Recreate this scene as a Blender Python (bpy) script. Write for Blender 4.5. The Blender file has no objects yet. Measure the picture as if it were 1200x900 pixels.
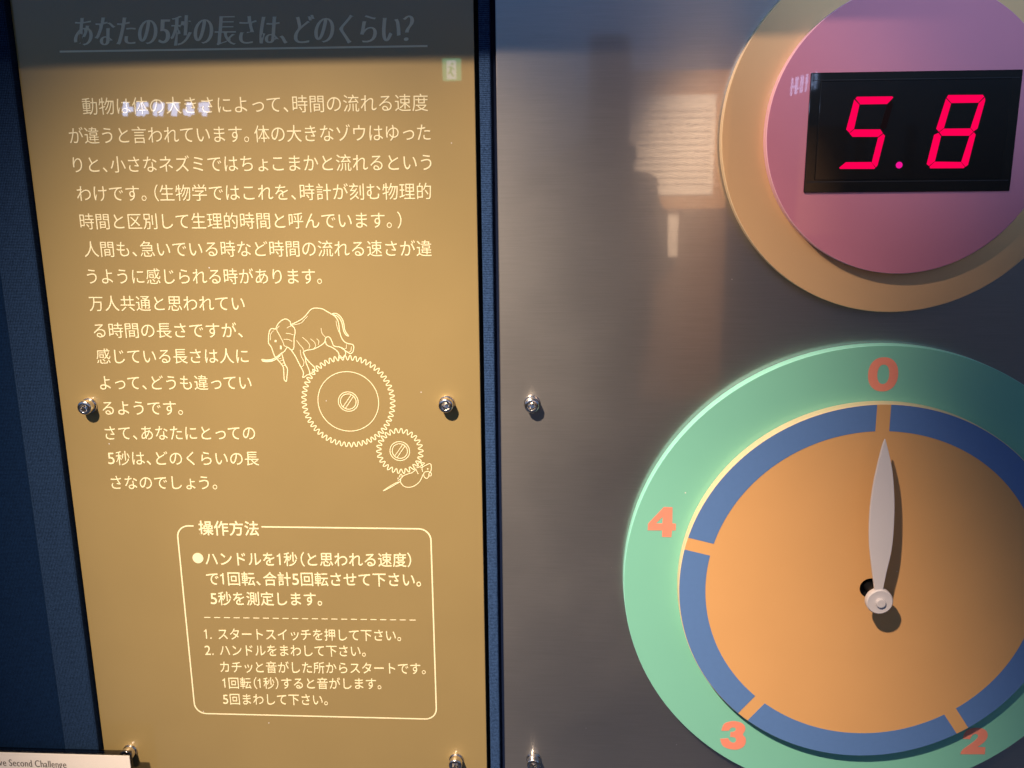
import bpy, bmesh, math, random
from mathutils import Vector, Matrix
random.seed(7)
sc = bpy.context.scene
col = sc.collection

# ---------------------------------------------------------------- camera
F = 1060.945                      # focal length in pixels of a 1200 x 900 frame
AX, AY, AZ = -0.22754, 0.058237, -0.0096456
DIST = 0.55                       # camera to the steel face
ZH = 1.30                         # height of the lens above the floor
RC = (Matrix.Rotation(AY, 3, 'Y') @ Matrix.Rotation(AX, 3, 'X') @ Matrix.Rotation(AZ, 3, 'Z'))
TO_WORLD = Matrix(((1, 0, 0), (0, 0, -1), (0, 1, 0)))   # wall (right, up, out) -> world

def W(u, v, w):
    return Vector((u, -w, v + ZH))

def uv(px, py, w=0.0):
    """point of the upright plane w metres in front of the steel seen at photo pixel px, py"""
    d = RC @ Vector(((px - 600) / F, -(py - 450) / F, -1.0))
    t = (w - DIST) / d.z
    return (d.x * t, d.y * t)

cam_d = bpy.data.cameras.new('camera')
cam = bpy.data.objects.new('camera', cam_d)
col.objects.link(cam)
cam_d.sensor_width = 36.0
cam_d.lens = F / 1200 * 36.0
cam_d.clip_start = 0.01
cam_d.clip_end = 100
cam.matrix_world = Matrix.Translation(W(0, 0, DIST)) @ (TO_WORLD @ RC).to_4x4()
sc.camera = cam

# ---------------------------------------------------------------- world (dim blue daylight from high windows)
world = bpy.data.worlds.new('World')
sc.world = world
world.use_nodes = True
nt = world.node_tree
for n in list(nt.nodes): nt.nodes.remove(n)
wo = nt.nodes.new('ShaderNodeOutputWorld'); wb = nt.nodes.new('ShaderNodeBackground')
wt = nt.nodes.new('ShaderNodeTexCoord'); ws = nt.nodes.new('ShaderNodeSeparateXYZ'); wr = nt.nodes.new('ShaderNodeValToRGB')
wm = nt.nodes.new('ShaderNodeMath'); wm.operation = 'MULTIPLY_ADD'; wm.inputs[1].default_value = 0.5; wm.inputs[2].default_value = 0.5
nt.links.new(wt.outputs['Generated'], ws.inputs[0]); nt.links.new(ws.outputs['Z'], wm.inputs[0])
nt.links.new(wm.outputs[0], wr.inputs[0]); nt.links.new(wr.outputs[0], wb.inputs[0]); nt.links.new(wb.outputs[0], wo.inputs[0])
cr = wr.color_ramp
cr.elements[0].position = 0.0;  cr.elements[0].color = (0.03, 0.034, 0.05, 1)
cr.elements[1].position = 1.0;  cr.elements[1].color = (0.10, 0.11, 0.13, 1)
for pos, c in ((0.20, (0.048, 0.062, 0.10, 1)), (0.32, (0.030, 0.036, 0.052, 1)), (0.39, (0.020, 0.016, 0.013, 1)), (0.48, (0.024, 0.019, 0.015, 1)), (0.535, (0.060, 0.080, 0.12, 1)), (0.60, (0.11, 0.23, 0.50, 1)), (0.72, (0.13, 0.21, 0.38, 1)), (0.82, (0.09, 0.11, 0.15, 1))):
    e = cr.elements.new(pos); e.color = c
wb.inputs[1].default_value = 1.0

# ---------------------------------------------------------------- lamp (one warm museum spot, high on the left)
LAMP = (-0.50, 0.90, 1.00)
AIM = (-0.085, -0.35, 0.0)
ld = bpy.data.lights.new('spot_lamp', 'SPOT')
ld.energy = 286
ld.color = (1.0, 0.76, 0.55)
ld.shadow_soft_size = 0.018
ld.spot_size = math.radians(28.4)
ld.spot_blend = 1.0
lo = bpy.data.objects.new('spot_lamp', ld)
col.objects.link(lo)
lo.location = W(*LAMP)
lo.rotation_euler = (W(*AIM) - W(*LAMP)).to_track_quat('-Z', 'Y').to_euler()

# added warm fill, a narrow beam that brightens the counter
kd = bpy.data.lights.new('counter_fill', 'SPOT')
kd.energy = 120
kd.color = (1.0, 0.68, 0.44)
kd.shadow_soft_size = 0.018
kd.spot_size = math.radians(10.5)
kd.spot_blend = 1.0
kl = bpy.data.objects.new('counter_fill', kd)
col.objects.link(kl)
kl.location = W(-0.80, 0.88, 0.95)
kl.rotation_euler = (W(0.075, 0.03, 0) - W(-0.80, 0.88, 0.95)).to_track_quat('-Z', 'Y').to_euler()
# added cool spot beam in place of daylight, brightening the counter only
wd = bpy.data.lights.new('counter_cool_fill', 'SPOT')
wd.energy = 60
wd.color = (0.58, 0.78, 1.0)
wd.shadow_soft_size = 0.05
wd.spot_size = math.radians(15)
wd.spot_blend = 1.0
wl = bpy.data.objects.new('counter_cool_fill', wd)
col.objects.link(wl)
wl.location = W(-0.18, 0.34, 1.3)
wl.rotation_euler = (W(0.24, 0.13, 0) - W(-0.18, 0.34, 1.3)).to_track_quat('-Z', 'Y').to_euler()
# the second museum spot, on the notice board behind the camera
nd = bpy.data.lights.new('board_lamp', 'SPOT')
nd.energy = 860
nd.color = (1.0, 0.69, 0.45)
nd.shadow_soft_size = 0.03
nd.spot_size = math.radians(25)
nd.spot_blend = 1.0
nl = bpy.data.objects.new('board_lamp', nd)
col.objects.link(nl)
nl.location = W(0.5, 1.25, 1.0)
nl.rotation_euler = (W(0.43, -0.13, 1.9) - W(0.5, 1.25, 1.0)).to_track_quat('-Z', 'Y').to_euler()

sc.view_settings.view_transform = 'Standard'
sc.view_settings.look = 'None'
sc.view_settings.exposure = 0.0
sc.view_settings.gamma = 1.0

# ---------------------------------------------------------------- materials
def N(t, typ, **k):
    n = t.nodes.new(typ)
    for a, b in k.items(): setattr(n, a, b)
    return n

def specks(t, tc, mx, b, amount, tint=(0.75, 0.73, 0.70)):
    """sparse dust grains and pale lint on a surface"""
    vo = N(t, 'ShaderNodeTexVoronoi'); vo.inputs['Scale'].default_value = 130; t.links.new(tc.outputs['Object'], vo.inputs['Vector'])
    lt = N(t, 'ShaderNodeMath', operation='LESS_THAN'); lt.inputs[1].default_value = 0.055; t.links.new(vo.outputs['Distance'], lt.inputs[0])
    sp = N(t, 'ShaderNodeSeparateColor'); t.links.new(vo.outputs['Color'], sp.inputs[0])
    gt = N(t, 'ShaderNodeMath', operation='GREATER_THAN'); gt.inputs[1].default_value = 1.0 - amount; t.links.new(sp.outputs[0], gt.inputs[0])
    mu = N(t, 'ShaderNodeMath', operation='MULTIPLY'); t.links.new(lt.outputs[0], mu.inputs[0]); t.links.new(gt.outputs[0], mu.inputs[1])
    m2 = N(t, 'ShaderNodeMix', data_type='RGBA'); m2.inputs[7].default_value = tuple(tint) + (1,)
    t.links.new(mu.outputs[0], m2.inputs[0]); t.links.new(mx.outputs[2], m2.inputs[6]); t.links.new(m2.outputs[2], b.inputs['Base Color'])
    return mu

def mat(name, color, rough=0.5, metal=0.0, coat=0.0, coat_rough=0.05, noise=0.06, nscale=60.0, bump=0.0, bscale=800.0,
        spec=0.5, emit=None, estr=0.0, rvar=0.05, coat_ior=1.5, dust=0.0):
    m = bpy.data.materials.new(name); m.use_nodes = True
    t = m.node_tree; b = t.nodes['Principled BSDF']
    b.inputs['Roughness'].default_value = rough
    b.inputs['Metallic'].default_value = metal
    b.inputs['Coat Weight'].default_value = coat
    b.inputs['Coat Roughness'].default_value = coat_rough
    b.inputs['Specular IOR Level'].default_value = spec
    b.inputs['Coat IOR'].default_value = coat_ior
    tc = N(t, 'ShaderNodeTexCoord')
    ns = N(t, 'ShaderNodeTexNoise'); ns.inputs['Scale'].default_value = nscale; ns.inputs['Detail'].default_value = 5
    t.links.new(tc.outputs['Object'], ns.inputs['Vector'])
    mx = N(t, 'ShaderNodeMix', data_type='RGBA')
    mx.inputs[6].default_value = tuple(c * (1 - noise) for c in color) + (1,)
    mx.inputs[7].default_value = tuple(min(1, c * (1 + noise)) for c in color) + (1,)
    t.links.new(ns.outputs['Fac'], mx.inputs[0]); t.links.new(mx.outputs[2], b.inputs['Base Color'])
    if dust: specks(t, tc, mx, b, dust)
    mr = N(t, 'ShaderNodeMapRange'); mr.inputs[3].default_value = max(0.01, rough - rvar); mr.inputs[4].default_value = rough + rvar
    t.links.new(ns.outputs['Fac'], mr.inputs[0]); t.links.new(mr.outputs[0], b.inputs['Roughness'])
    if bump:
        n2 = N(t, 'ShaderNodeTexNoise'); n2.inputs['Scale'].default_value = bscale; n2.inputs['Detail'].default_value = 3
        t.links.new(tc.outputs['Object'], n2.inputs['Vector'])
        bp = N(t, 'ShaderNodeBump'); bp.inputs['Strength'].default_value = bump; bp.inputs['Distance'].default_value = 0.0005
        t.links.new(n2.outputs['Fac'], bp.inputs['Height']); t.links.new(bp.outputs[0], b.inputs['Normal'])
    if emit:
        b.inputs['Emission Color'].default_value = tuple(emit) + (1,); b.inputs['Emission Strength'].default_value = estr
    return m

def fabric(name, dark, light, sx=300.0, sz=330.0):
    """woven wall cloth: crossed threads with light flecks"""
    m = bpy.data.materials.new(name); m.use_nodes = True
    t = m.node_tree; b = t.nodes['Principled BSDF']
    b.inputs['Roughness'].default_value = 0.9; b.inputs['Specular IOR Level'].default_value = 0.06
    tc = N(t, 'ShaderNodeTexCoord')
    outs = []
    for d, s in (('X', sx), ('Z', sz)):
        wv = N(t, 'ShaderNodeTexWave', wave_type='BANDS', bands_direction=d)
        wv.inputs['Scale'].default_value = s; wv.inputs['Distortion'].default_value = 1.2
        wv.inputs['Detail'].default_value = 2; wv.inputs['Detail Scale'].default_value = 1.5
        t.links.new(tc.outputs['Object'], wv.inputs['Vector']); outs.append(wv.outputs['Fac'])
    mu = N(t, 'ShaderNodeMath', operation='MULTIPLY'); t.links.new(outs[0], mu.inputs[0]); t.links.new(outs[1], mu.inputs[1])
    ns = N(t, 'ShaderNodeTexNoise'); ns.inputs['Scale'].default_value = 900; ns.inputs['Detail'].default_value = 2
    t.links.new(tc.outputs['Object'], ns.inputs['Vector'])
    ad = N(t, 'ShaderNodeMath', operation='MULTIPLY_ADD'); ad.inputs[1].default_value = 0.9; ad.inputs[2].default_value = -0.25
    t.links.new(ns.outputs['Fac'], ad.inputs[0])
    sm = N(t, 'ShaderNodeMath', operation='ADD', use_clamp=True); t.links.new(mu.outputs[0], sm.inputs[0]); t.links.new(ad.outputs[0], sm.inputs[1])
    mx = N(t, 'ShaderNodeMix', data_type='RGBA'); mx.inputs[6].default_value = tuple(dark) + (1,); mx.inputs[7].default_value = tuple(light) + (1,)
    t.links.new(sm.outputs[0], mx.inputs[0]); t.links.new(mx.outputs[2], b.inputs['Base Color'])
    bp = N(t, 'ShaderNodeBump'); bp.inputs['Strength'].default_value = 0.6; bp.inputs['Distance'].default_value = 0.0004
    t.links.new(sm.outputs[0], bp.inputs['Height']); t.links.new(bp.outputs[0], b.inputs['Normal'])
    return m

def brushed(name, color, r_broad=0.405, r_sharp=0.14, sharp=0.32):
    """steel brushed sideways: a broad lobe and a tighter lobe, both stretched upright"""
    m = bpy.data.materials.new(name); m.use_nodes = True
    t = m.node_tree
    b = t.nodes['Principled BSDF']; out = t.nodes['Material Output']
    b2 = N(t, 'ShaderNodeBsdfPrincipled')
    tc = N(t, 'ShaderNodeTexCoord'); mp = N(t, 'ShaderNodeMapping'); mp.inputs['Scale'].default_value = (34, 34, 2500)
    t.links.new(tc.outputs['Object'], mp.inputs[0])
    ns = N(t, 'ShaderNodeTexNoise'); ns.inputs['Scale'].default_value = 1.0; ns.inputs['Detail'].default_value = 6; ns.inputs['Roughness'].default_value = 0.7
    t.links.new(mp.outputs[0], ns.inputs['Vector'])
    big = N(t, 'ShaderNodeTexNoise'); big.inputs['Scale'].default_value = 9; big.inputs['Detail'].default_value = 4
    t.links.new(tc.outputs['Object'], big.inputs['Vector'])
    mx = N(t, 'ShaderNodeMix', data_type='RGBA')
    mx.inputs[6].default_value = tuple(c * 0.80 for c in color) + (1,); mx.inputs[7].default_value = tuple(min(1, c * 1.18) for c in color) + (1,)
    t.links.new(ns.outputs['Fac'], mx.inputs[0])
    specks(t, tc, mx, b, 0.03, (0.9, 0.9, 0.9))
    tan = N(t, 'ShaderNodeCombineXYZ'); tan.inputs[2].default_value = 1.0
    bp = N(t, 'ShaderNodeBump'); bp.inputs['Strength'].default_value = 0.03; bp.inputs['Distance'].default_value = 0.0002
    t.links.new(ns.outputs['Fac'], bp.inputs['Height'])
    for bb, r, an in ((b, r_broad, 0.64), (b2, r_sharp, 0.88)):
        bb.inputs['Metallic'].default_value = 1.0; bb.inputs['Coat Weight'].default_value = 1.0; bb.inputs['Coat IOR'].default_value = 1.9; bb.inputs['Coat Roughness'].default_value = 0.029; bb.inputs['Anisotropic'].default_value = an
        t.links.new(tan.outputs[0], bb.inputs['Tangent']); (None if bb is b else t.links.new(mx.outputs[2], bb.inputs['Base Color'])); t.links.new(bp.outputs[0], bb.inputs['Normal'])
        mr = N(t, 'ShaderNodeMapRange'); mr.inputs[3].default_value = r * 0.82; mr.inputs[4].default_value = r * 1.2
        t.links.new(big.outputs['Fac'], mr.inputs[0]); t.links.new(mr.outputs[0], bb.inputs['Roughness'])
    mix = N(t, 'ShaderNodeMixShader'); mix.inputs[0].default_value = sharp
    t.links.new(b.outputs[0], mix.inputs[1]); t.links.new(b2.outputs[0], mix.inputs[2]); t.links.new(mix.outputs[0], out.inputs[0])
    return m

M = {}
M['gold'] = mat('bronze_acrylic', (0.355, 0.268, 0.113), rough=0.53, metal=0.28, coat=1.0, coat_rough=0.018, coat_ior=1.65, dust=0.04, noise=0.05, nscale=14, spec=0.4)
M['ink'] = mat('cream_ink', (0.90, 0.84, 0.56), rough=0.6, noise=0.03, coat=1.0, coat_rough=0.018, coat_ior=1.65)
M['blackgap'] = mat('black_backing', (0.012, 0.012, 0.014), rough=0.8)
M['steel'] = brushed('brushed_steel', (0.425, 0.42, 0.415))
M['bolt'] = mat('stainless_bolt', (0.72, 0.69, 0.66), rough=0.2, metal=1.0, noise=0.08, nscale=400)
M['socket'] = mat('socket_steel', (0.62, 0.60, 0.57), rough=0.28, metal=1.0, noise=0.2, nscale=300)
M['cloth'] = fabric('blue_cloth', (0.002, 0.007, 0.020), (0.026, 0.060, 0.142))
M['tape'] = fabric('lit_edge_tape', (0.005, 0.015, 0.042), (0.058, 0.125, 0.30), 420.0, 300.0)  # ribbed edge tape, brighter light on the strip put into its colour
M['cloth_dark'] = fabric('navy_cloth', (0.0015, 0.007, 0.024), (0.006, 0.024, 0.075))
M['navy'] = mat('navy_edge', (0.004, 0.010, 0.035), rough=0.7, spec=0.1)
M['green'] = mat('green_acrylic', (0.19, 0.52, 0.405), rough=0.42, dust=0.03, coat=0.35, coat_rough=0.03, noise=0.03, nscale=20)
M['orange'] = mat('orange_acrylic', (0.66, 0.365, 0.145), rough=0.45, dust=0.03, coat=0.15, coat_rough=0.15, noise=0.04, nscale=25)
M['disc_edge'] = mat('cream_edge', (0.80, 0.66, 0.42), rough=0.5)
M['green_edge'] = mat('green_edge', (0.30, 0.78, 0.68), rough=0.4)
M['blueband'] = mat('blue_ink', (0.095, 0.20, 0.455), rough=0.5, noise=0.05, nscale=300)
M['salmon'] = mat('salmon_ink', (0.78, 0.26, 0.18), rough=0.55, noise=0.04, nscale=300)
M['tan'] = mat('tan_acrylic', (0.62, 0.42, 0.23), rough=0.42, metal=0.35, coat=0.5, coat_rough=0.02, noise=0.04, nscale=18)
M['tan_edge'] = mat('tan_edge', (0.78, 0.62, 0.40), rough=0.45)
M['pink'] = mat('pink_acrylic', (0.53, 0.205, 0.31), rough=0.38, metal=0.2, coat=0.8, coat_rough=0.015, noise=0.03, nscale=18)
M['pink_edge'] = mat('pink_edge', (0.80, 0.48, 0.66), rough=0.4)
M['case'] = mat('black_case', (0.002, 0.002, 0.0025), rough=0.45, noise=0.1, spec=0.15, coat=0.8, coat_rough=0.03)
M['filter'] = mat('smoked_window', (0.002, 0.0018, 0.002), rough=0.3, spec=0.2, coat=1.0, coat_rough=0.03, coat_ior=1.5, noise=0.05)
M['case_line'] = mat('case_edge', (0.012, 0.014, 0.02), rough=0.3)
M['led'] = mat('red_led', (0.02, 0.0, 0.002), rough=0.9, spec=0.0, emit=(1.0, 0.0, 0.085), estr=1.0)
M['led_dot'] = mat('red_led_dot', (0.02, 0.0, 0.01), rough=0.9, spec=0.0, emit=(1.0, 0.008, 0.33), estr=0.9)
M['led_off'] = mat('unlit_led', (0.006, 0.0008, 0.001), rough=0.6, spec=0.1)
M['white'] = mat('white_paint', (0.62, 0.59, 0.61), rough=0.42, noise=0.02)
M['shaft'] = mat('black_shaft', (0.012, 0.012, 0.013), rough=0.3)
M['paper'] = mat('white_paper', (0.90, 0.85, 0.82), rough=0.8, noise=0.02)
M['print'] = mat('grey_print', (0.10, 0.085, 0.08), rough=0.8)
M['hood'] = mat('hood_paint', (0.05, 0.055, 0.06), rough=0.7)

def glass(name, tint=(0.97, 0.97, 0.96)):
    """thin clear plastic: see-through with a surface gloss"""
    m = bpy.data.materials.new(name); m.use_nodes = True
    t = m.node_tree; out = t.nodes['Material Output']; t.nodes.remove(t.nodes['Principled BSDF'])
    tr = N(t, 'ShaderNodeBsdfTransparent'); tr.inputs[0].default_value = tuple(tint) + (1,)
    gl = N(t, 'ShaderNodeBsdfGlossy'); gl.inputs['Roughness'].default_value = 0.03
    fz = N(t, 'ShaderNodeFresnel'); fz.inputs[0].default_value = 1.49
    mx = N(t, 'ShaderNodeMixShader'); ge = N(t, 'ShaderNodeNewGeometry'); iv = N(t, 'ShaderNodeMath', operation='SUBTRACT'); iv.inputs[0].default_value = 1.0
    mu = N(t, 'ShaderNodeMath', operation='MULTIPLY'); t.links.new(ge.outputs['Backfacing'], iv.inputs[1]); t.links.new(fz.outputs[0], mu.inputs[0]); t.links.new(iv.outputs[0], mu.inputs[1])
    t.links.new(mu.outputs[0], mx.inputs[0]); t.links.new(tr.outputs[0], mx.inputs[1]); t.links.new(gl.outputs[0], mx.inputs[2])
    t.links.new(mx.outputs[0], out.inputs[0])
    return m
M['clear'] = glass('clear_acrylic')
M['smoke'] = glass('clear_edge', (0.42, 0.42, 0.44))

# ---------------------------------------------------------------- object helpers
def tag(o, label=None, cat=None, group=None, kind=None):
    if label: o['label'] = label
    if cat: o['category'] = cat
    if group: o['group'] = group
    if kind: o['kind'] = kind
    return o

def thing(name, label, cat, u, v, w, group=None):
    o = bpy.data.objects.new(name, None); o.empty_display_size = 0.02
    col.objects.link(o); o.location = W(u, v, w)
    return tag(o, label, cat, group)

def base(parent):
    b = Vector((0, 0, 0))
    while parent is not None:
        b += Vector(parent.location); parent = parent.parent
    return b

def link_mesh(name, me, material, parent=None, smooth=False, origin=None):
    """me holds world coordinates; the object's origin goes to origin (world) or its bounds' centre"""
    if origin is None:
        vs = [v.co for v in me.vertices]
        origin = Vector([(min(v[i] for v in vs) + max(v[i] for v in vs)) / 2 for i in range(3)])
    me.transform(Matrix.Translation(-origin))
    mats = material if isinstance(material, (list, tuple)) else [material]
    for m_ in mats: me.materials.append(m_)
    if smooth:
        for p in me.polygons: p.use_smooth = True
    o = bpy.data.objects.new(name, me); col.objects.link(o)
    o.parent = parent
    o.location = origin - base(parent)
    return o

def bm_obj(name, bm, material, parent=None, smooth=False, bevel=0.0, segs=2, angle=40):
    bmesh.ops.recalc_face_normals(bm, faces=bm.faces[:])
    me = bpy.data.meshes.new(name); bm.to_mesh(me); bm.free()
    o = link_mesh(name, me, material, parent, smooth)
    if bevel:
        md = o.modifiers.new('bevel', 'BEVEL'); md.width = bevel; md.segments = segs; md.limit_method = 'ANGLE'; md.angle_limit = math.radians(angle)
    return o

def add_box(bm, u0, u1, v0, v1, w0, w1, mi=0):
    vs = [bm.verts.new(W(u, v, w)) for w in (w0, w1) for v in (v0, v1) for u in (u0, u1)]
    for f in ((0, 1, 3, 2), (4, 6, 7, 5), (0, 4, 5, 1), (2, 3, 7, 6), (0, 2, 6, 4), (1, 5, 7, 3)):
        bm.faces.new([vs[i] for i in f]).material_index = mi

def add_prism(bm, pts, w0, w1, mi_side=0, mi_top=0):
    """closed outline (u, v) extruded from w0 to w1"""
    a = [bm.verts.new(W(u, v, w0)) for u, v in pts]; b = [bm.verts.new(W(u, v, w1)) for u, v in pts]
    n = len(pts)
    bm.faces.new(a).material_index = mi_side
    bm.faces.new(b).material_index = mi_top
    for i in range(n):
        bm.faces.new((a[i], a[(i + 1) % n], b[(i + 1) % n], b[i])).material_index = mi_side

def circle(cu, cv, r, n=96, a0=0.0, a1=2 * math.pi):
    return [(cu + r * math.cos(a0 + (a1 - a0) * i / n), cv + r * math.sin(a0 + (a1 - a0) * i / n)) for i in range(n)]

def add_lathe(bm, cu, cv, prof, n=48, mi=0):
    """profile [(r, w)...] spun about the outward axis; ends at r=0 are closed"""
    rings = []
    for r, w in prof:
        if r < 1e-7: rings.append([bm.verts.new(W(cu, cv, w))])
        else: rings.append([bm.verts.new(W(cu + r * math.cos(2 * math.pi * i / n), cv + r * math.sin(2 * math.pi * i / n), w)) for i in range(n)])
    for a, b in zip(rings, rings[1:]):
        for i in range(n):
            j = (i + 1) % n
            if len(a) == 1: f = (a[0], b[i], b[j])
            elif len(b) == 1: f = (a[i], b[0], a[j])
            else: f = (a[i], b[i], b[j], a[j])
            bm.faces.new(f).material_index = mi

# ---------------------------------------------------------------- lettering
_cache = {}
ADV = {'、': 0.52, '。': 0.66, '（': 0.46, '）': 0.46, '．': 0.5, 'っ': 0.93, 'ッ': 0.93, 'ょ': 0.9, ' ': 0.3, '？': 0.6, '.': 0.34}
SHIFT = {'（': -0.50, '）': -0.02}

def glyph(ch):
    """outline polygons of one character in em units"""
    if ch in _cache: return _cache[ch]
    if ch == '1':
        _cache[ch] = ([[(0.20, 0), (0.29, 0), (0.29, 0.74), (0.225, 0.74), (0.195, 0.67), (0.06, 0.615), (0.06, 0.54), (0.20, 0.585)]], 0.50)
        return _cache[ch]
    c = bpy.data.curves.new('glyph', 'FONT'); c.body = ch; c.size = 1
    o = bpy.data.objects.new('glyph', c); col.objects.link(o)
    dg = bpy.context.evaluated_depsgraph_get()
    cu = o.evaluated_get(dg).to_curve(dg)
    polys = []
    for s in cu.splines:
        P = s.bezier_points; pl = []
        n = len(P)
        for i in range(n):
            a, b = P[i], P[(i + 1) % n]
            p0, p1, p2, p3 = a.co, a.handle_right, b.co, b.handle_left
            p2, p3 = b.handle_left, b.co
            straight = abs((p1 - p0).cross(p3 - p0).z) < 1e-6 and abs((p2 - p0).cross(p3 - p0).z) < 1e-6
            for k in range(1 if straight else 5):
                t = k / 5
                q = (1 - t) ** 3 * p0 + 3 * (1 - t) ** 2 * t * p1 + 3 * (1 - t) * t * t * p2 + t ** 3 * p3
                if not pl or (Vector(pl[-1]) - Vector((q.x, q.y))).length > 1e-4: pl.append((q.x, q.y))
        if len(pl) > 2: polys.append(pl)
    bpy.data.objects.remove(o); bpy.data.curves.remove(c)
    if ch in '0123456789': polys = [[(x * 1.15, y * 1.06) for x, y in p] for p in polys]
    xs = [x for p in polys for x, y in p]
    if ch in ADV: adv = ADV[ch]
    elif ord(ch) < 256: adv = (max(xs) + 0.07) if xs else 0.3
    else: adv = 1.0
    _cache[ch] = (polys, adv)
    return _cache[ch]

def swell(pl, ax, ay):
    """move an outline along its normals: ax thickens upright strokes, ay level ones"""
    n = len(pl); out = []
    for i in range(n):
        x0, y0 = pl[i - 1]; x1, y1 = pl[i]; x2, y2 = pl[(i + 1) % n]
        d1 = Vector((x1 - x0, y1 - y0)); d2 = Vector((x2 - x1, y2 - y1))
        if d1.length < 1e-9 or d2.length < 1e-9: out.append((x1, y1)); continue
        d1.normalize(); d2.normalize()
        n1 = Vector((d1.y, -d1.x)); n2 = Vector((d2.y, -d2.x)); m = n1 + n2
        if m.length < 0.4: m = n1
        m.normalize(); k = 1 / max(0.5, m.dot(n1))
        out.append((x1 + m.x * ax * k, y1 + m.y * ay * k))
    return out

def orient_sign(polys):
    # outlines of this font run so that the outside is to the left or right: find it from the largest ring
    best = max(polys, key=lambda p: abs(sum(p[i - 1][0] * p[i][1] - p[i][0] * p[i - 1][1] for i in range(len(p)))))
    a = sum(best[i - 1][0] * best[i][1] - best[i][0] * best[i - 1][1] for i in range(len(best)))
    return 1 if a > 0 else -1

def line_polys(text, p0, p1, em, w, ax=0.0, ay=0.0, shear=0.0):
    """text whose ink runs from photo pixel p0 (left, mid height) to p1 (right), on the plane w"""
    u0, v0 = uv(*p0, w); u1, v1 = uv(*p1, w)
    x = 0.0; placed = []
    for ch in text:
        polys, adv = glyph(ch)
        sh = SHIFT.get(ch, 0.0)
        if polys:
            sg = orient_sign(polys)
            for p in polys:
                q = swell(p, ax * sg, ay * sg) if (ax or ay) else p
                placed.append([(a + x + sh + shear * (b - 0.38), b - 0.38) for a, b in q])
        x += adv
    xs = [a for p in placed for a, b in p]
    mn, mx = min(xs), max(xs)
    sx = (u1 - u0) / (mx - mn)
    res = []
    for p in placed:
        res.append([(u0 + (a - mn) * sx, v0 + (v1 - v0) * (a - mn) / (mx - mn) + b * em) for a, b in p])
    return res, sx

def flat_print(name, polys, w, material, parent, thick=0.00006):
    """fill a set of closed outlines (holes included) as a thin printed layer on the plane w"""
    cu = bpy.data.curves.new(name, 'CURVE'); cu.dimensions = '2D'; cu.fill_mode = 'BOTH'; cu.extrude = thick
    for p in polys:
        s = cu.splines.new('POLY'); s.points.add(len(p) - 1)
        for i, (a, b) in enumerate(p): s.points[i].co = (a, b, 0, 1)
        s.use_cyclic_u = True
    o = bpy.data.objects.new(name, cu); col.objects.link(o)
    dg = bpy.context.evaluated_depsgraph_get()
    me = bpy.data.meshes.new_from_object(o.evaluated_get(dg))
    bpy.data.objects.remove(o); bpy.data.curves.remove(cu)
    me.materials.clear()
    for v in me.vertices: v.co = W(v.co.x, v.co.y, w + thick + v.co.z)
    me.name = name
    return link_mesh(name, me, material, parent)

def smooth_path(P, n=5, closed=False):
    if len(P) < 3: return list(P)
    out = []; m = len(P)
    rng = range(m) if closed else range(m - 1)
    for i in rng:
        a = P[(i - 1) % m] if closed or i > 0 else P[0]
        b = P[i]; c = P[(i + 1) % m]
        d = P[(i + 2) % m] if closed or i + 2 < m else P[-1]
        for k in range(n):
            t = k / n
            out.append(tuple(0.5 * (2 * b[j] + (c[j] - a[j]) * t + (2 * a[j] - 5 * b[j] + 4 * c[j] - d[j]) * t * t + (3 * b[j] - a[j] - 3 * c[j] + d[j]) * t ** 3) for j in (0, 1)))
    if not closed: out.append(P[-1])
    return out

def add_ribbon(bm, P, width, w, closed=False):
    """pen line of constant width along (u, v) points"""
    n = len(P); L = []; R = []
    for i in range(n):
        a = P[i - 1] if closed or i > 0 else P[i]; c = P[(i + 1) % n] if closed or i < n - 1 else P[i]
        d = Vector((c[0] - a[0], c[1] - a[1]))
        if d.length < 1e-12: d = Vector((1, 0))
        d.normalize(); nx, ny = -d.y * width / 2, d.x * width / 2
        L.append(bm.verts.new(W(P[i][0] + nx, P[i][1] + ny, w))); R.append(bm.verts.new(W(P[i][0] - nx, P[i][1] - ny, w)))
    for i in range(n if closed else n - 1):
        j = (i + 1) % n
        try: bm.faces.new((L[i], R[i], R[j], L[j]))
        except ValueError: pass

# ================================================================ THE WALL AND THE FRAME
WP = -0.005                       # face of the info panel, a little behind the steel
V0, V1 = -0.52, 0.30              # the exhibit runs on below and above the frame
u_panel0 = uv(66.5, 440, WP)[0]; u_panel1 = uv(562.6, 440, WP)[0]
u_frame1 = uv(59.5, 440, 0)[0]; u_frame0 = uv(15.5, 440, 0)[0]
u_s0 = uv(568, 480, -0.002)[0]; u_s1 = uv(580.3, 480, -0.002)[0]
u_steel0 = uv(586.2, 480, 0)[0]; u_steel1 = 0.58

bm = bmesh.new(); add_box(bm, -0.75, 0.75, V0 - 0.05, V1 + 0.1, -0.06, -0.016)
tag(bm_obj('wall', bm, M['blackgap']), kind='structure')
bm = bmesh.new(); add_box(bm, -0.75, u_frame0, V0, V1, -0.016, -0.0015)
tag(bm_obj('fabric_wall', bm, M['cloth_dark'], bevel=0.001), 'dark navy cloth wall beyond the lighter blue edge at the far left', 'wall')

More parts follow.
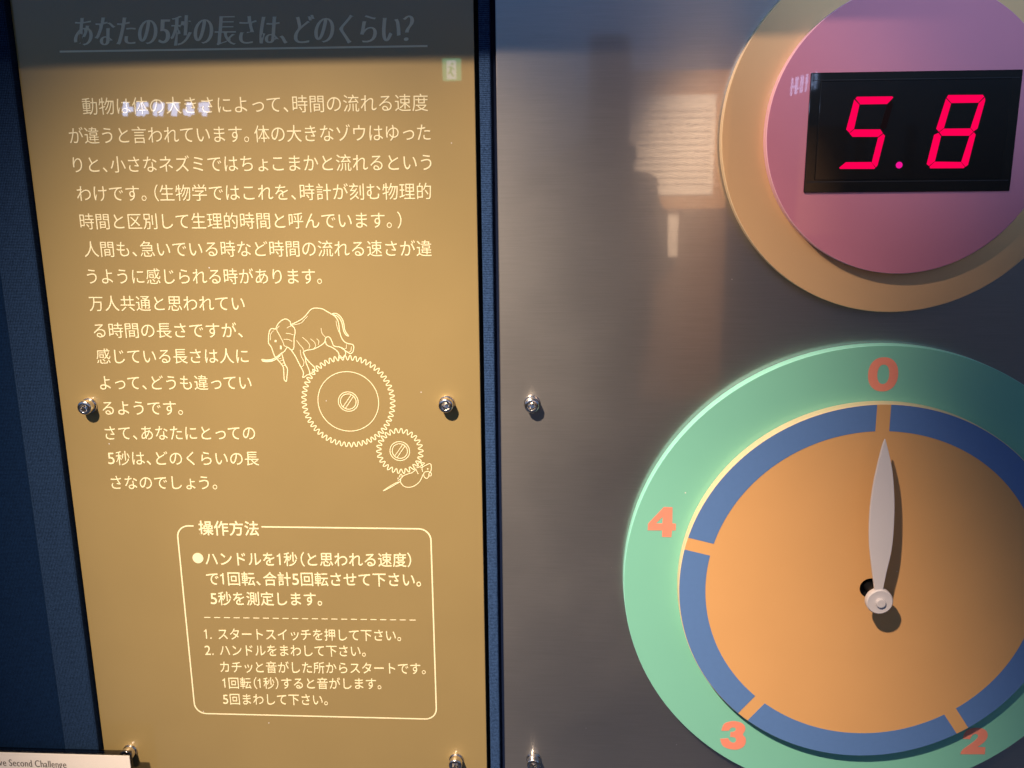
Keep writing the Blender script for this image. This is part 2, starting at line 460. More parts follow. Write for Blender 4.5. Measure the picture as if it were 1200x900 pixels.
fr = thing('display_frame', 'blue woven cloth frame round the gold text panel and beside the steel', 'frame', u_frame1, V0, -0.01)
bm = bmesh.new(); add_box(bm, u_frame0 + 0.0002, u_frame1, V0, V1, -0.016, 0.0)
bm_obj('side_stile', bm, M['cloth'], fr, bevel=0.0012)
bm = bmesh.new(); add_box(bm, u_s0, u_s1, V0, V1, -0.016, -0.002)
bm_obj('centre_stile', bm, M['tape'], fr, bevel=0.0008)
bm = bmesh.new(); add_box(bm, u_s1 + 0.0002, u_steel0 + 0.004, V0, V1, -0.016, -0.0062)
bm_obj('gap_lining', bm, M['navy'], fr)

bm = bmesh.new(); add_box(bm, -0.75, 0.75, 0.168, 0.30, 0.001, 0.12)
tag(bm_obj('overhang', bm, M['hood'], bevel=0.003), kind='structure')

# ================================================================ BOLTS
def make_bolt(parent, u, v, w, tilt=0.0):
    bm = bmesh.new()
    R = 0.0046
    prof = [(0, w - 0.003), (0.0052, w - 0.003), (0.0052, w + 0.0006), (0.0049, w + 0.0011), (R - 0.0002, w + 0.0012), (R, w + 0.0016), (R, w + 0.0066), (R - 0.0003, w + 0.0071),
            (R - 0.0008, w + 0.0074), (0.0029, w + 0.0075)]
    add_lathe(bm, u, v, prof, 40)
    o = bm_obj('bolt', bm, M['bolt'], parent, smooth=True)
    for p in o.data.polygons: p.use_smooth = True
    md = o.modifiers.new('edges', 'EDGE_SPLIT'); md.split_angle = math.radians(35)
    bm = bmesh.new()
    hexa = [(u + 0.0026 * math.cos(math.radians(60 * k + tilt)), v + 0.0026 * math.sin(math.radians(60 * k + tilt))) for k in range(6)]
    ring = circle(u, v, 0.0029, 36)
    top = [bm.verts.new(W(a, b, w + 0.0075)) for a, b in ring]
    hx = [bm.verts.new(W(a, b, w + 0.0073)) for a, b in hexa]; hb = [bm.verts.new(W(a, b, w + 0.0032)) for a, b in hexa]
    cb = bm.verts.new(W(u, v, w + 0.0024))
    for k in range(6):
        bm.faces.new((hx[k], hx[(k + 1) % 6], hb[(k + 1) % 6], hb[k])); bm.faces.new((hb[k], hb[(k + 1) % 6], cb))
    off = int(round(tilt / 10)) % 36
    for k in range(36):
        a = ((k - off) % 36) // 6; b = ((k + 1 - off) % 36) // 6
        bm.faces.new((top[k], top[(k + 1) % 36], hx[a]))
        if b != a: bm.faces.new((top[(k + 1) % 36], hx[b], hx[a]))
    bm_obj('socket', bm, M['socket'], o)
    return o

# ================================================================ GOLD TEXT PANEL
pu, pv = u_panel0, -0.47
panel = thing('info_panel', 'tall gold panel with cream Japanese text and gear drawing, left of the steel', 'sign', (u_panel0 + u_panel1) / 2, pv, WP)
bm = bmesh.new(); add_box(bm, u_panel0, u_panel1, pv, 0.25, WP - 0.005, WP)
bm_obj('plate', bm, M['gold'], panel, bevel=0.0005)
TW = WP + 0.00006

EMB = abs(uv(300, 260.9, WP)[1] - uv(300, 240, WP)[1])      # body em: 20.2 px
rows = [
 ('動物は体の大きさによって、時間の流れる速度', (96.6, 124.7), (501.6, 120)),
 ('が違うと言われています。体の大きなゾウはゆった', (81, 159), (504.4, 155)),
 ('りと、小さなネズミではちょこまかと流れるという', (85.6, 193), (505.6, 190)),
 ('わけです。（生物学ではこれを、時計が刻む物理的', (90, 226.8), (505.2, 224)),
 ('時間と区別して生理的時間と呼んでいます。）', (93.8, 259.6), (470.5, 257.8)),
 ('人間も、急いでいる時など時間の流れる速さが違', (98.6, 292), (505.8, 291)),
 ('うように感じられる時があります。', (102, 323.8), (377, 323.8)),
 ('万人共通と思われてい', (104.4, 355.6), (286.6, 355.4)),
 ('る時間の長さですが、', (109.6, 387.2), (284.2, 387)),
 ('感じている長さは人に', (113.1, 417.5), (291, 417)),
 ('よって、どうも違ってい', (116.9, 448.5), (294.6, 448.2)),
 ('るようです。', (120, 478), (214, 478)),
 ('さて、あなたにとっての', (123.2, 507.3), (298.9, 507.3)),
 ('5秒は、どのくらいの長', (126.4, 536.8), (303.3, 537.2)),
 ('さなのでしょう。', (130.2, 565.3), (254.2, 565.5)),
]
polys = []
for tx, a, b in rows: polys += line_polys(tx, a, b, EMB, TW, -0.003, -0.003)[0]
flat_print('body_text', polys, TW, M['ink'], panel)

EMH = abs(uv(300, 57, WP)[1] - uv(300, 17, WP)[1])
pl, _ = line_polys('あなたの5秒の長さは、どのくらい？', (85.5, 37), (485.5, 33.0), EMH, TW, 0.040, -0.014, 0.22)
flat_print('heading', pl, TW, M['ink'], panel)
bm = bmesh.new(); add_ribbon(bm, [uv(70, 60.5, TW), uv(501, 54, TW)], 0.0011, TW + 0.0001)
bm_obj('heading_rule', bm, M['ink'], panel)

# instruction box
ins = []
EM1 = abs(uv(300, 677.5, WP)[1] - uv(300, 660, WP)[1]); EM2 = abs(uv(300, 775, WP)[1] - uv(300, 760.3, WP)[1])
for tx, a, b, em, k in (
 ('操作方法', (232.8, 618.7), (303.2, 619.4), EM1 * 1.02, 0.012),
 ('ハンドルを1秒（と思われる速度）', (240.5, 654.7), (481.9, 656.2), EM1, 0.005),
 ('で1回転、合計5回転させて下さい。', (241.9, 678), (493.3, 679.4), EM1, 0.005),
 ('5秒を測定します。', (246.7, 701.3), (377.3, 702), EM1, 0.005),
 ('1. スタートスイッチを押して下さい。', (239.2, 742.8), (469.9, 744.6), EM2, 0.0),
 ('2. ハンドルをまわして下さい。', (240, 761.8), (428.5, 762.9), EM2, 0.0),
 ('カチッと音がした所からスタートです。', (258.1, 781.4), (498.7, 783.5), EM2, 0.0),
 ('1回転（1秒）すると音がします。', (260.8, 800.3), (446.7, 801.2), EM2, 0.0),
 ('5回まわして下さい。', (261.3, 819.2), (384, 820), EM2, 0.0)):
    ins += line_polys(tx, a, b, em, TW, k, k)[0]
bx, by = uv(232, 654, TW)
ins.append(circle(bx, by, 0.0037, 40))
flat_print('instruction_text', ins, TW, M['ink'], panel)

def rounded(u0, v0, u1, v1, r, n=8):
    pts = []
    for cx, cy, a in ((u1 - r, v1 - r, 0), (u0 + r, v1 - r, 90), (u0 + r, v0 + r, 180), (u1 - r, v0 + r, 270)):
        for k in range(n + 1):
            t = math.radians(a + 90 * k / n); pts.append((cx + r * math.cos(t), cy + r * math.sin(t)))
    return pts
bu0 = uv(209.5, 640, TW)[0]; bu1 = uv(505.3, 640, TW)[0]; bv1 = uv(400, 618.5, TW)[1]; bv0 = uv(370, 839.3, TW)[1]
bm = bmesh.new()
P = rounded(bu0, bv0, bu1, bv1, 0.008)
g0 = uv(227, 618, TW)[0]; g1 = uv(306.5, 618, TW)[0]
i_break = 8                        # the top edge runs from the end of the first corner to the second
path = [(g0, bv1)] + P[9:] + P[:9] + [(g1, bv1)]
add_ribbon(bm, path, 0.00095, TW + 0.0001)
for k in range(22):
    x0 = 239.5 + (487 - 239.5) * k / 21.62; x1 = x0 + 7.2
    y0 = 723.4 + 3.3 * k / 22
    add_ribbon(bm, [uv(x0, y0, TW), uv(x1, y0 + 0.1, TW)], 0.0006, TW + 0.0001)
bm_obj('instruction_border', bm, M['ink'], panel)

# gears, elephant and mouse, drawn in line
bm = bmesh.new()
def gear(px, py, r0, r1, teeth, phase):
    cu, cv = uv(px, py, TW); k = 0.000516
    P = []
    for i in range(teeth * 10):
        a = 2 * math.pi * i / (teeth * 10); s = math.sin(teeth * a + phase)
        s = math.copysign(abs(s) ** 0.75, s)
        r = ((r0 + r1) / 2 + (r1 - r0) / 2 * s) * k
        P.append((cu + r * math.cos(a), cv + r * math.sin(a)))
    add_ribbon(bm, P, 0.00062, TW + 0.0001, True)
    return cu, cv, k
def screw(cu, cv, k, ro, ri):
    for r in (ro, ri): add_ribbon(bm, circle(cu, cv, r * k, 60), 0.0005, TW + 0.00012, True)
    a = math.radians(55); d = Vector((math.cos(a), math.sin(a))); n = Vector((-d.y, d.x))
    for s in (-1.7, 1.7):
        e = math.sqrt(ri * ri - s * s)
        p = Vector((cu, cv)) + n * s * k
        add_ribbon(bm, [tuple(p - d * e * k), tuple(p + d * e * k)], 0.00045, TW + 0.00014)
cu, cv, k = gear(408.2, 470.6, 52.6, 58.6, 56, 0.4)
add_ribbon(bm, circle(cu, cv, 38 * k, 100), 0.0005, TW + 0.00012, True)
screw(cu, cv, k, 12.4, 9.8)
cu, cv, k = gear(468.6, 528.6, 23.6, 29.6, 26, 1.0)
screw(cu, cv, k, 12.4, 9.6)
bm_obj('gear_drawing', bm, M['ink'], panel)

def strokes(name, X0, Y0, S, lines, width):
    bm = bmesh.new()
    for i, ln in enumerate(lines):
        wd, pts = (ln[0], ln[1:]) if isinstance(ln[0], (int, float)) else (1.0, ln)
        P = [uv(X0 + a / S, Y0 + b / S, TW) for a, b in pts]
        add_ribbon(bm, smooth_path(P), width * wd, TW + 0.00011 + 0.000001 * i)
    return bm
el = [
 ((405,245),(455,222),(505,195),(545,160),(570,128),(600,98),(640,88),(700,95),(745,120),(790,145),(820,165),(845,200),(858,250),(865,310),(880,360),(905,400),(940,420),(985,430),(997,455),(990,495),(968,515),(945,505),(915,485),(870,455),(835,450),(808,440),(795,410),(778,372),(755,357),(733,370),(725,405),(700,430),(660,455),(610,475),(560,483),(525,495)),
 ((795,140),(830,138),(865,160),(890,195),(905,240),(912,290),(930,325),(950,352),(925,340),(905,310),(895,270),(885,225),(868,190),(840,162),(800,148)),
 ((405,245),(400,215),(360,190),(320,205),(285,240),(265,285)),
 ((405,245),(440,275),(447,320),(438,370),(437,430),(432,470),(410,480),(375,455),(350,490),(325,510)),
 ((265,285),(225,282),(205,310),(198,370),(200,420),(225,455),(240,500),(260,545),(300,590),(335,640),(342,700),(345,755),(365,775),(370,735),(375,660),(350,610),(320,510)),
 (0.7,(300,255),(275,290),(300,340),(335,410),(345,440),(370,450)),
 ((135,568),(180,575),(240,565),(290,535),(325,505)),
 ((135,568),(150,588),(220,588),(270,565),(310,530)),
 (1.6,(150,578),(200,582),(245,574)),
 ((410,480),(450,540),(490,620),(525,690),(520,740),(560,715),(585,705),(575,660),(550,600),(545,560),(522,500)),
 ((525,500),(545,550),(590,605),(630,645),(625,685),(600,690)),
 (0.6,(360,325),(395,328),(432,340)), (0.6,(340,382),(380,382),(420,400)),
 (0.6,(370,275),(420,250),(500,230),(535,195),(565,165)), (0.6,(690,275),(700,325),(730,360)),
 (0.6,(515,362),(560,400),(585,440),(575,468)), (0.6,(590,375),(630,410),(640,445),(625,465)), (0.6,(650,375),(670,400),(665,430)),
 (0.6,(460,390),(490,430),(520,465),(525,495)), (0.6,(495,480),(505,540),(530,590),(525,625),(505,640)),
 (0.6,(830,205),(840,260),(860,315)), (0.6,(215,390),(220,330),(245,300)),
 ((733,400),(745,435),(800,460),(845,495),(860,530),(855,550),(885,555),(915,535),(920,500),(900,470),(870,455)),
 (0.6,(930,430),(925,465),(905,470)), (0.6,(975,450),(970,490),(950,500)),
 (2.6,(262,393),(267,402)), (2.4,(258,398),(272,397)), (2.0,(312,440),(315,475)),
 (0.6,(290,565),(318,560)), (0.6,(308,585),(335,575)), (0.6,(325,608),(350,600)), (0.6,(335,630),(362,622)),
]
bm_obj('elephant_drawing', strokes('e', 290, 350, 8.0, el, 0.00058), M['ink'], panel)
mo = [
 ((375,715),(375,680),(400,645),(440,625),(500,605),(545,570)),
 ((375,715),(410,755),(460,768),(520,755),(575,715),(605,670),(620,625)),
 ((370,705),(320,720),(250,760),(180,808)), ((180,808),(240,780),(300,745),(360,712)),
 ((340,690),(360,650),(380,620),(390,655),(350,690),(345,665),(372,650)),
 ((620,595),(612,555),(640,530),(700,505),(715,540),(710,590),(690,600)),
 ((690,590),(640,600),(632,640),(660,670),(685,650),(690,610)), ((690,605),(715,610),(712,640),(690,640)),
 (1.8,(668,560),(682,565)),
 ((545,540),(570,500),(600,495),(640,500),(600,530),(560,550),(545,520)), ((540,560),(570,620)), ((600,500),(620,540),(590,550)),
]
bm_obj('mouse_drawing', strokes('m', 430, 490, 9.474, mo, 0.00050), M['ink'], panel)

bl = [uv(105, 475, WP), uv(523.8, 472.5, WP)]
make_bolt(panel, *bl[0], WP, 12); make_bolt(panel, *bl[1], WP, 25)
b3 = uv(534.3, 890, WP)
make_bolt(panel, bl[1][0], b3[1], WP, 5); make_bolt(panel, bl[0][0], b3[1], WP, 40)

# ================================================================ STEEL PANEL
steel = thing('steel_panel', 'large brushed stainless steel plate carrying the counter and the dial', 'panel', (u_steel0 + u_steel1) / 2, V0, 0)
bm = bmesh.new(); add_box(bm, u_steel0, u_steel1, V0, V1, -0.005, 0.0)
bm_obj('plate', bm, M['steel'], steel, bevel=0.0006, segs=2)
sb = uv(623.6, 472.5, 0); sb2 = uv(626.5, 889.5, 0)
make_bolt(steel, *sb, 0, 18); make_bolt(steel, sb[0], sb2[1], 0, 33)

# ================================================================ COUNTER
H1, H2 = 0.0081, 0.0161
cu, cv = 0.1920, 0.02085
RY, RP = 0.10223, 0.07874
ctr = thing('digital_counter', 'round tan and pink counter with a red LED reading 5.8, above the dial', 'counter', cu, cv - RY, 0)
def disc(name, u, v, r, w0, w1, mats, parent, ch=0.0005, n=160, hole=0.0):
    bm = bmesh.new()
    add_lathe(bm, u, v, [(max(hole, 0.0), w0), (r, w0), (r, w1 - ch)], n, 1)
    add_lathe(bm, u, v, [(r, w1 - ch), (r - ch * 0.6, w1)], n, 1)
    add_lathe(bm, u, v, [(r - ch * 0.6, w1), (hole, w1)], n, 0)
    if hole: add_lathe(bm, u, v, [(hole, w0), (hole, w1)], 64, 1)
    bmesh.ops.remove_doubles(bm, verts=bm.verts[:], dist=1e-6)
    return bm_obj(name, bm, mats, parent)
disc('outer_disc', cu, cv, RY, 0.0003, H1, [M['tan'], M['tan_edge']], ctr)
disc('inner_disc', cu, cv, RP, H1 + 0.0002, H2, [M['pink'], M['pink_edge']], ctr)
HC = H2 + 0.0014
c00 = uv(942, 226, HC); c01 = uv(950.5, 84.5, HC); c10 = uv(1185, 223.5, HC); c11 = uv(1197.5, 82, HC)
u0 = (c00[0] + c01[0]) / 2; u1 = (c10[0] + c11[0]) / 2; v0 = (c00[1] + c10[1]) / 2; v1 = (c01[1] + c11[1]) / 2
bm = bmesh.new()
add_prism(bm, [(u0, v0), (u1, v0), (u1, v1), (u0, v1)], H2 + 0.0002, HC)
case = bm_obj('display_case', bm, M['case'], ctr, bevel=0.0004)
e = 0.0055
bm = bmesh.new(); add_box(bm, u0 + e, u1 - e, v0 + e * 1.25, v1 - e * 0.85, HC + 0.0001, HC + 0.0006)
bm_obj('window', bm, M['filter'], case, bevel=0.0003)
bm = bmesh.new()
add_ribbon(bm, [(u0 + 0.0015, v1 - e * 0.85 + 0.0006), (u1 - 0.0015, v1 - e * 0.85 + 0.0006)], 0.00035, HC + 0.0003)
add_ribbon(bm, [(u0 + 0.0015, v0 + e * 1.25 - 0.0010), (u1 - 0.0015, v0 + e * 1.25 - 0.0010)], 0.0005, HC + 0.0003)
bm_obj('bezel_line', bm, M['case_line'], case)
HL = HC + 0.0008
def led(name, segs, m, w0=HL):
    bm = bmesh.new()
    for s in segs:
        P = [uv(930 + a / 4.444, 60 + b / 4.444, HL) for a, b in s]
        c = (sum(p[0] for p in P) / len(P), sum(p[1] for p in P) / len(P))
        P = [(c[0] + (a - c[0]) * 0.995, c[1] + (b - c[1]) * 0.995) for a, b in P]
        add_prism(bm, P, w0 - 0.0001, w0 + 0.00005)
    return bm_obj(name, bm, m, ctr)
d5 = [[(330,237),(515,235),(519,242),(487,275),(347,277),(322,247)], [(316,251),(343,279),(315,404),(291,425),(274,408)],
      [(291,428),(316,407),(452,407),(465,427),(440,446),(307,446)], [(468,430),(476,441),(437,595),(428,605),(407,580),(440,450)],
      [(237,607),(272,578),(404,577),(426,607),(420,613),(242,613)]]
d8 = [[(805,228),(986,227),(993,236),(962,268),(822,270),(797,243)], [(794,246),(820,273),(783,400),(757,420),(743,404)],
      [(996,240),(998,256),(958,402),(938,418),(922,399),(965,270)], [(783,403),(922,402),(936,420),(916,440),(772,440),(759,422)],
      [(755,425),(768,443),(736,573),(705,598),(693,588),(732,435)], [(939,422),(948,434),(908,592),(895,602),(873,577),(916,443)],
      [(708,600),(736,575),(871,577),(892,603),(886,609),(711,610)]]
led('digit', d5, M['led']); led('digit', d8, M['led'])
led('unlit_segment', [[(512,258),(518,275),(484,398),(468,414),(452,396),(484,282)]], M['led_off'])
bm = bmesh.new(); q = uv(930 + 550 / 4.444, 60 + 593 / 4.444, HL)
add_prism(bm, circle(*q, 0.0018, 32), HL - 0.0001, HL + 0.00005)
bm_obj('decimal_point', bm, M['led_dot'], ctr)

# ================================================================ DIAL
gu, gv = 0.19195, -0.2540
RG, RB, RO = 0.15279, 0.11876, 0.10200
dial = thing('seconds_dial', 'large round green and orange dial with salmon numerals and a white pointer', 'dial', gu, gv - RG, 0)
disc('outer_ring', gu, gv, RG, 0.0003, H1, [M['green'], M['green_edge']], dial)
face = disc('dial_face', gu, gv, RB, H1 + 0.0002, H2, [M['orange'], M['disc_edge']], dial, hole=0.0066)
GAPS = [90.6, 166.2, -128.9, -56.2, 18.4]
half = 0.0041
for a in range(5):
    s = math.radians(GAPS[a]); e_ = math.radians(GAPS[(a + 1) % 5])
    while e_ < s: e_ += 2 * math.pi
    n = 48
    out = []; inn = []
    ro, ri = RB - 0.0004, RO
    for k in range(n + 1):
        so, eo = s + math.asin(half / ro), e_ - math.asin(half / ro); si, ei = s + math.asin(half / ri), e_ - math.asin(half / ri)
        t = so + (eo - so) * k / n; out.append((gu + ro * math.cos(t), gv + ro * math.sin(t)))
        t = si + (ei - si) * k / n; inn.append((gu + ri * math.cos(t), gv + ri * math.sin(t)))
    flat_print('blue_band', [out + inn[::-1]], H2 + 0.00005, M['blueband'], face)

def numeral(pts_list):
    P = [[uv(x, y, H1) for x, y in p] for p in pts_list]
    return flat_print('numeral', P, H1 + 0.00005, M['salmon'], dial)
def zz(X0, Y0, S, *q): return [(X0 + a / S, Y0 + b / S) for a, b in q]
def oval(cx, cy, rx, ry, sk=0.0, n=48, pw=1.0):
    r = []
    for i in range(n):
        a = 2 * math.pi * i / n; c, s = math.cos(a), math.sin(a)
        c = math.copysign(abs(c) ** pw, c); s = math.copysign(abs(s) ** pw, s)
        r.append((cx + rx * c + sk * ry * s, cy - ry * s))
    return r
numeral([zz(960, 400, 5, *oval(374, 193, 88, 100, 0.06, pw=0.9)), zz(960, 400, 5, *oval(375, 193, 35, 57, 0.06, pw=0.9))])
numeral([zz(740, 560, 7.5, (285,255),(360,258),(358,400),(390,402),(388,460),(355,462),(350,520),(268,518),(270,460),(143,460),(145,402)),
         zz(740, 560, 7.5, (213,400),(272,400),(274,340))])
numeral([smooth_path(zz(820, 800, 8.571, (218,482),(225,450),(245,412),(290,392),(350,385),(420,403),(453,438),(455,480),(432,520),(458,552),(462,600),(438,642),(392,666),(340,671),(272,657),(225,625),(204,562)), 3)
         + smooth_path(zz(820, 800, 8.571, (285,557),(305,588),(338,602),(362,588),(362,562),(343,547),(305,545)), 3)
         + smooth_path(zz(820, 800, 8.571, (308,495),(338,492),(360,478),(358,457),(335,447),(308,458),(293,481)), 3)])
numeral([smooth_path(zz(1040, 780, 7.5, (662,642),(672,600),(700,565),(750,548),(810,547),(855,562),(878,592),(876,632),(848,672),(790,714)), 3)
         + zz(1040, 780, 7.5, (860,716),(855,778),(640,778),(648,752))
         + smooth_path(zz(1040, 780, 7.5, (668,730),(740,680),(782,644),(796,617),(782,600),(757,603),(737,622),(724,646)), 3)])
q = (gu + 0.135 * math.cos(math.radians(18.4)), gv + 0.135 * math.sin(math.radians(18.4)))
flat_print('numeral', [[(q[0] + a, q[1] + b) for a, b in ((0.004, -0.010), (0.004, 0.010), (-0.001, 0.010), (-0.0065, 0.0055), (-0.0065, 0.0015), (-0.002, 0.0035), (-0.002, -0.010))]], H1 + 0.00005, M['salmon'], dial)

bm = bmesh.new(); add_lathe(bm, gu, gv, [(0.0, H1 + 0.0004), (0.00645, H1 + 0.0004), (0.0065, H2 - 0.0002), (0.0067, H2 - 0.0002)], 48)
bm_obj('hole_lining', bm, M['shaft'], face)
# pointer on its shaft
HP = 0.0345
bm = bmesh.new(); add_lathe(bm, gu, gv, [(0, 0.002), (0.0031, 0.002), (0.0031, HP - 0.004), (0.0024, HP - 0.003), (0, HP - 0.003)], 40)
bm_obj('shaft', bm, M['shaft'], dial)
bm = bmesh.new(); add_lathe(bm, gu, gv, [(0, 0.0005), (0.0075, 0.0005), (0.0075, 0.0015), (0, 0.0015)], 40)
bm_obj('bush', bm, M['shaft'], dial)
hu, hv = uv(980 + 382 / 7.5, 640 + 490 / 7.5, HP)
outl = [(1038, 514.7)]
left = [(1034.2,524.5),(1028.3,548),(1023.7,570),(1020.2,596),(1019,618),(1019.2,638),(1020.2,650),(1021.4,661),(1023,674),(1025.3,692)]
right = [(1035.2,692),(1039.2,672),(1043.6,654),(1046.5,637),(1048.2,615),(1048.8,592),(1048,570),(1046,550),(1042.4,532)]
P = [uv(x, y, HP) for x, y in [outl[0]] + left]; P2 = [uv(x, y, HP) for x, y in right + [outl[0]]]
pts = smooth_path(P, 3) + smooth_path(P2, 3)[:-1]
bm = bmesh.new(); add_prism(bm, pts, HP - 0.0022, HP - 0.0004)
ptr = bm_obj('pointer', bm, M['white'], dial, bevel=0.0004, segs=3, angle=30)
bm = bmesh.new(); add_lathe(bm, hu, hv, [(0, HP - 0.003), (0.0080, HP - 0.003), (0.0080, HP - 0.0004), (0.0079, HP), (0.0073, HP + 0.0006), (0.0062, HP + 0.0005), (0.0036, HP + 0.00045), (0, HP + 0.00045)], 64)
hub = bm_obj('hub', bm, M['white'], ptr)
for p in hub.data.polygons: p.use_smooth = True
hub.modifiers.new('edges', 'EDGE_SPLIT').split_angle = math.radians(40)
bm = bmesh.new(); add_lathe(bm, hu + 0.0002, hv - 0.0002, [(0, HP), (0.0029, HP), (0.0029, HP + 0.0019), (0.0026, HP + 0.0023), (0, HP + 0.0023)], 40)
cap = bm_obj('shaft_end', bm, M['white'], hub)
cap.modifiers.new('bevel', 'BEVEL').width = 0.0002

# ================================================================ CAPTION CARD
CW = 0.014
ka, kb = uv(0, 882, CW), uv(151.5, 886.3, CW)
card = thing('caption_card', 'white caption card in a clear holder at the lower left corner', 'card', (ka[0] + kb[0]) / 2, -0.50, CW)
top = (ka[1] + kb[1]) / 2
bm = bmesh.new(); add_box(bm, ka[0] - 0.08, kb[0], top - 0.075, top, CW - 0.0006, CW)
bm_obj('paper', bm, M['paper'], card)
bm = bmesh.new()
add_box(bm, ka[0] - 0.082, kb[0] + 0.0012, top - 0.077, top + 0.0016, CW + 0.0003, CW + 0.0022)
bm_obj('clear_cover', bm, M['clear'], card, bevel=0.0005)
bm = bmesh.new()
add_box(bm, ka[0] - 0.082, kb[0] + 0.0006, top - 0.077, top + 0.0026, CW - 0.0032, CW - 0.0009)
bm_obj('clear_back', bm, M['smoke'], card, bevel=0.0005)
EMC = abs(uv(40, 899, CW)[1] - uv(40, 887.5, CW)[1])
pl, _ = line_polys('Five Second Challenge', (-7.5, 892.6), (77.6, 895.6), EMC, CW, 0.012, -0.008)
flat_print('caption_text', pl, CW + 0.00003, M['print'], card, 0.00004)
bm = bmesh.new()
su, sv = kb[0] - 0.03, top - 0.04
add_lathe(bm, su, sv, [(0, WP), (0.005, WP), (0.005, CW - 0.0033), (0, CW - 0.0033)], 32)
bm_obj('spacer', bm, M['bolt'], card)

# ================================================================ WHAT STANDS BEHIND THE CAMERA (mirrored in the steel and the acrylic, partly added shapes)
def mirror(px, py, Z, w=0.0):
    """place in the room at distance Z whose reflection shows at px, py"""
    u, v = uv(px, py, w); k = 1 + (Z - w) / (DIST - w)
    return u * k, v * k
M['page'] = mat('notice_paper', (0.85, 0.80, 0.74), rough=0.8)
M['board'] = mat('beech_board', (0.42, 0.24, 0.11), rough=0.6)
NZ = 1.9
pr, pb = mirror(835, 228, NZ); plx, pt = mirror(737, 112, NZ)
nb = thing('notice_board', 'beech notice board with a printed white page, mirrored in the steel', 'board', pr, pb - 0.1, NZ)
bm = bmesh.new(); add_box(bm, plx - 0.05, mirror(851, 228, NZ)[0], mirror(800, 246, NZ)[1], pt + 0.06, NZ + 0.002, NZ + 0.02)
bm_obj('panel', bm, M['board'], nb, bevel=0.002)
bm = bmesh.new(); add_box(bm, plx, pr, pb, pt, NZ, NZ + 0.0012)
bm_obj('page', bm, M['page'], nb)
M['streak_panel'] = mat('streak_wood', (0.11, 0.062, 0.032), rough=0.6)  # panel added under the board to bring the warm streak into the steel
bm = bmesh.new(); add_box(bm, mirror(752, 247, NZ)[0], mirror(852, 247, NZ)[0], mirror(800, 470, NZ)[1], mirror(800, 246.5, NZ)[1], NZ + 0.004, NZ + 0.03)
bm_obj('streak_panel', bm, M['streak_panel'], nb, bevel=0.002)
bm = bmesh.new(); lw = (pt - pb) / 15
for k in range(12):
    vv = pb + lw * (1.6 + k)
    x = pr - 0.012; end = plx + 0.02 + (0.06 if k % 4 == 1 else 0.0)
    while x > end:
        ln = random.uniform(0.005, 0.020)
        add_box(bm, max(end, x - ln), x, vv - lw * 0.115, vv + lw * 0.115, NZ - 0.0004, NZ - 0.0001)
        x -= ln + random.uniform(0.002, 0.007)
bm_obj('print_lines', bm, M['print'], nb)

M['exit_green'] = mat('exit_green', (0.0, 0.05, 0.02), rough=0.6, emit=(0.12, 0.70, 0.45), estr=3.6)
M['exit_white'] = mat('exit_white', (0.1, 0.1, 0.1), rough=0.6, emit=(0.75, 0.95, 1.0), estr=4.5)
EZ = 3.2
ex0, ey1 = mirror(518, 68.5, EZ, WP); ex1, ey0 = mirror(540, 94, EZ, WP)
ex = thing('exit_sign', 'small lit green exit sign with a white doorway, mirrored in the gold panel', 'sign', (ex0 + ex1) / 2, ey0, EZ)
bm = bmesh.new(); add_box(bm, ex0, ex1, ey0, ey1, EZ, EZ + 0.03)
bm_obj('sign_box', bm, M['exit_green'], ex, bevel=0.002)
sx, sy = ex1 - ex0, ey1 - ey0
bm = bmesh.new(); add_box(bm, ex0 + 0.24 * sx, ex0 + 0.76 * sx, ey0 + 0.05 * sy, ey0 + 0.90 * sy, EZ - 0.002, EZ - 0.0005)
bm_obj('doorway', bm, M['exit_white'], ex)
bm = bmesh.new()
for a, b, wd in (((0.52, 0.62), (0.45, 0.38), 0.13), ((0.45, 0.40), (0.62, 0.16), 0.09), ((0.45, 0.40), (0.30, 0.28), 0.09), ((0.50, 0.58), (0.68, 0.48), 0.07), ((0.52, 0.60), (0.33, 0.60), 0.07)):
    add_ribbon(bm, [(ex0 + a[0] * sx, ey0 + a[1] * sy), (ex0 + b[0] * sx, ey0 + b[1] * sy)], wd * sx, EZ - 0.003)
add_prism(bm, circle(ex0 + 0.56 * sx, ey0 + 0.74 * sy, 0.07 * sx, 16), EZ - 0.0034, EZ - 0.0028)
bm_obj('running_figure', bm, M['exit_green'], ex)

tag(bm_obj('label_strip', (lambda b_: (add_box(b_, mirror(781, 252, 1.88)[0], mirror(795, 252, 1.88)[0], mirror(790, 301, 1.88)[1], mirror(790, 252, 1.88)[1], 1.88, 1.884), b_)[1])(bmesh.new()), M['page']), 'narrow white strip standing under the notice board', 'label strip')
M['silhouette_dark'] = mat('silhouette_dark', (0.02, 0.018, 0.017), rough=0.9)  # added cut-out shaped like the dark silhouette mirrored in the steel
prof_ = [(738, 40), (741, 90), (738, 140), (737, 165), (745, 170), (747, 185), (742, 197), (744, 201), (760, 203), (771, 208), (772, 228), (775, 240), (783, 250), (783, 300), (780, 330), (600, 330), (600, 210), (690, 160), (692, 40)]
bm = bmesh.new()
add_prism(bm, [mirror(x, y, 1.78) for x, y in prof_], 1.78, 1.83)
tag(bm_obj('silhouette_cutout', bm, M['silhouette_dark'], bevel=0.004), 'dark stand-in screen with a stepped outline standing before the notice board', 'cutout')
M['sign_blue'] = mat('blue_sign_light', (0.05, 0.06, 0.1), rough=0.6, emit=(0.45, 0.60, 1.0), estr=11.0)
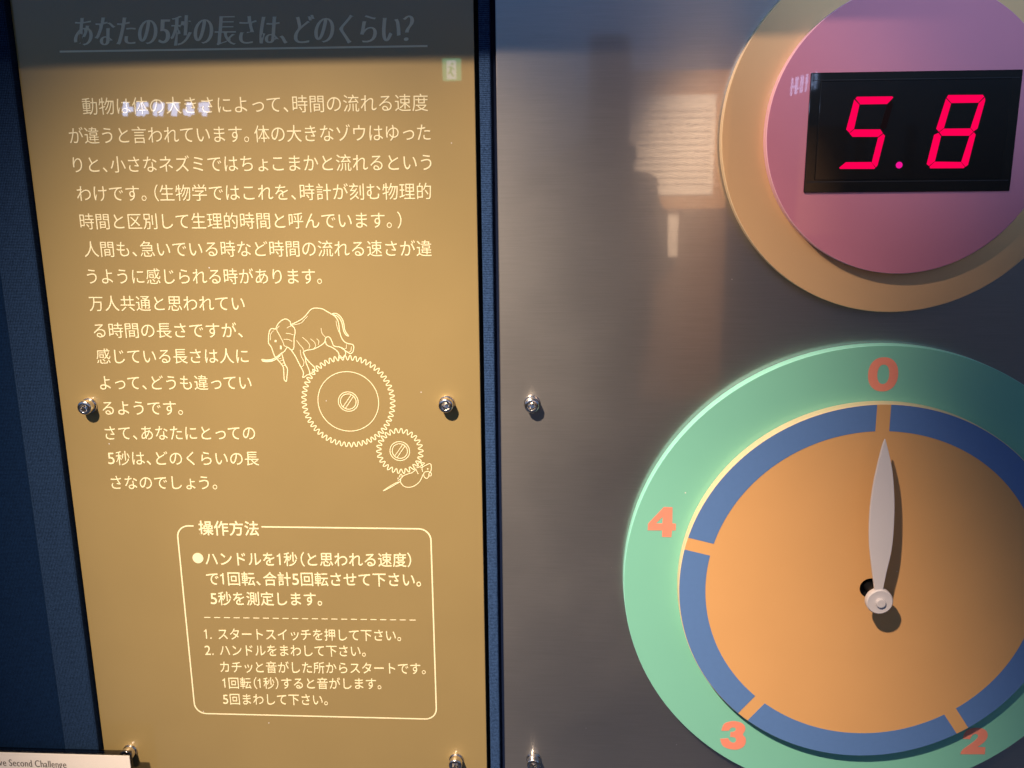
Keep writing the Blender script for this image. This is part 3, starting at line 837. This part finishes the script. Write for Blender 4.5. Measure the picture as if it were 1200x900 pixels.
def glow_strokes(name, label, x0, x1, y0, y1, n, Z, w, slant):
    t_ = thing(name, label, 'sign', *mirror(x0, y1, Z, w), Z)
    rnd = random.Random(3)
    for i in range(n):
        bm = bmesh.new(); cx = x0 + (x1 - x0) * (i + 0.5) / n; cw = (x1 - x0) / n
        for j in range(4):
            k = rnd.random()
            if j % 2: a, b = (cx - cw * 0.36, y0 + (y1 - y0) * (0.15 + 0.7 * k)), (cx + cw * 0.36, y0 + (y1 - y0) * (0.1 + 0.7 * k))
            else: a, b = (cx + cw * (k - 0.5) * 0.6, y0), (cx + cw * (k - 0.5) * 0.5 - (y1 - y0) * 0.1, y1)
            a = (a[0], a[1] + slant * (a[0] - x0)); b = (b[0], b[1] + slant * (b[0] - x0))
            add_ribbon(bm, [mirror(*a, Z, w), mirror(*b, Z, w)], 0.30 * cw * 0.0005 * (1 + Z / DIST), Z - 0.0004 * j)
        bm_obj('lit_character', bm, M['sign_blue'], t_)
glow_strokes('lit_sign', 'blurred pale blue lit characters mirrored over the first text line of the gold panel', 141, 248, 120, 136, 6, 3.6, WP, 0.0)
glow_strokes('lit_sign', 'slanted pale blue lit characters mirrored at the corner of the LED window', 927, 959, 92, 112, 6, 3.0, H2 + 0.0015, -0.28)

bm = bmesh.new()  # added slats, there for the warm reflections in the LED window
for x0, x1 in ((936, 990), (1003, 1013), (1062, 1070)):
    a0, a1 = mirror(x0, 200, 2.0, H2)[0], mirror(x1, 200, 2.0, H2)[0]
    add_box(bm, a0, a1, mirror(960, 268, 2.0, H2)[1], mirror(960, 148, 2.0, H2)[1], 2.0, 2.03)
add_box(bm, mirror(936, 200, 2.0, H2)[0], mirror(1070, 200, 2.0, H2)[0], mirror(960, 276, 2.0, H2)[1], mirror(960, 269, 2.0, H2)[1], 2.0, 2.03)
M['pale_wood'] = mat('pale_wood', (0.40, 0.27, 0.17), rough=0.6)
tag(bm_obj('reflection_slats', bm, M['pale_wood'], bevel=0.002), 'added partition of uneven upright slats mirrored low in the LED window', 'prop')
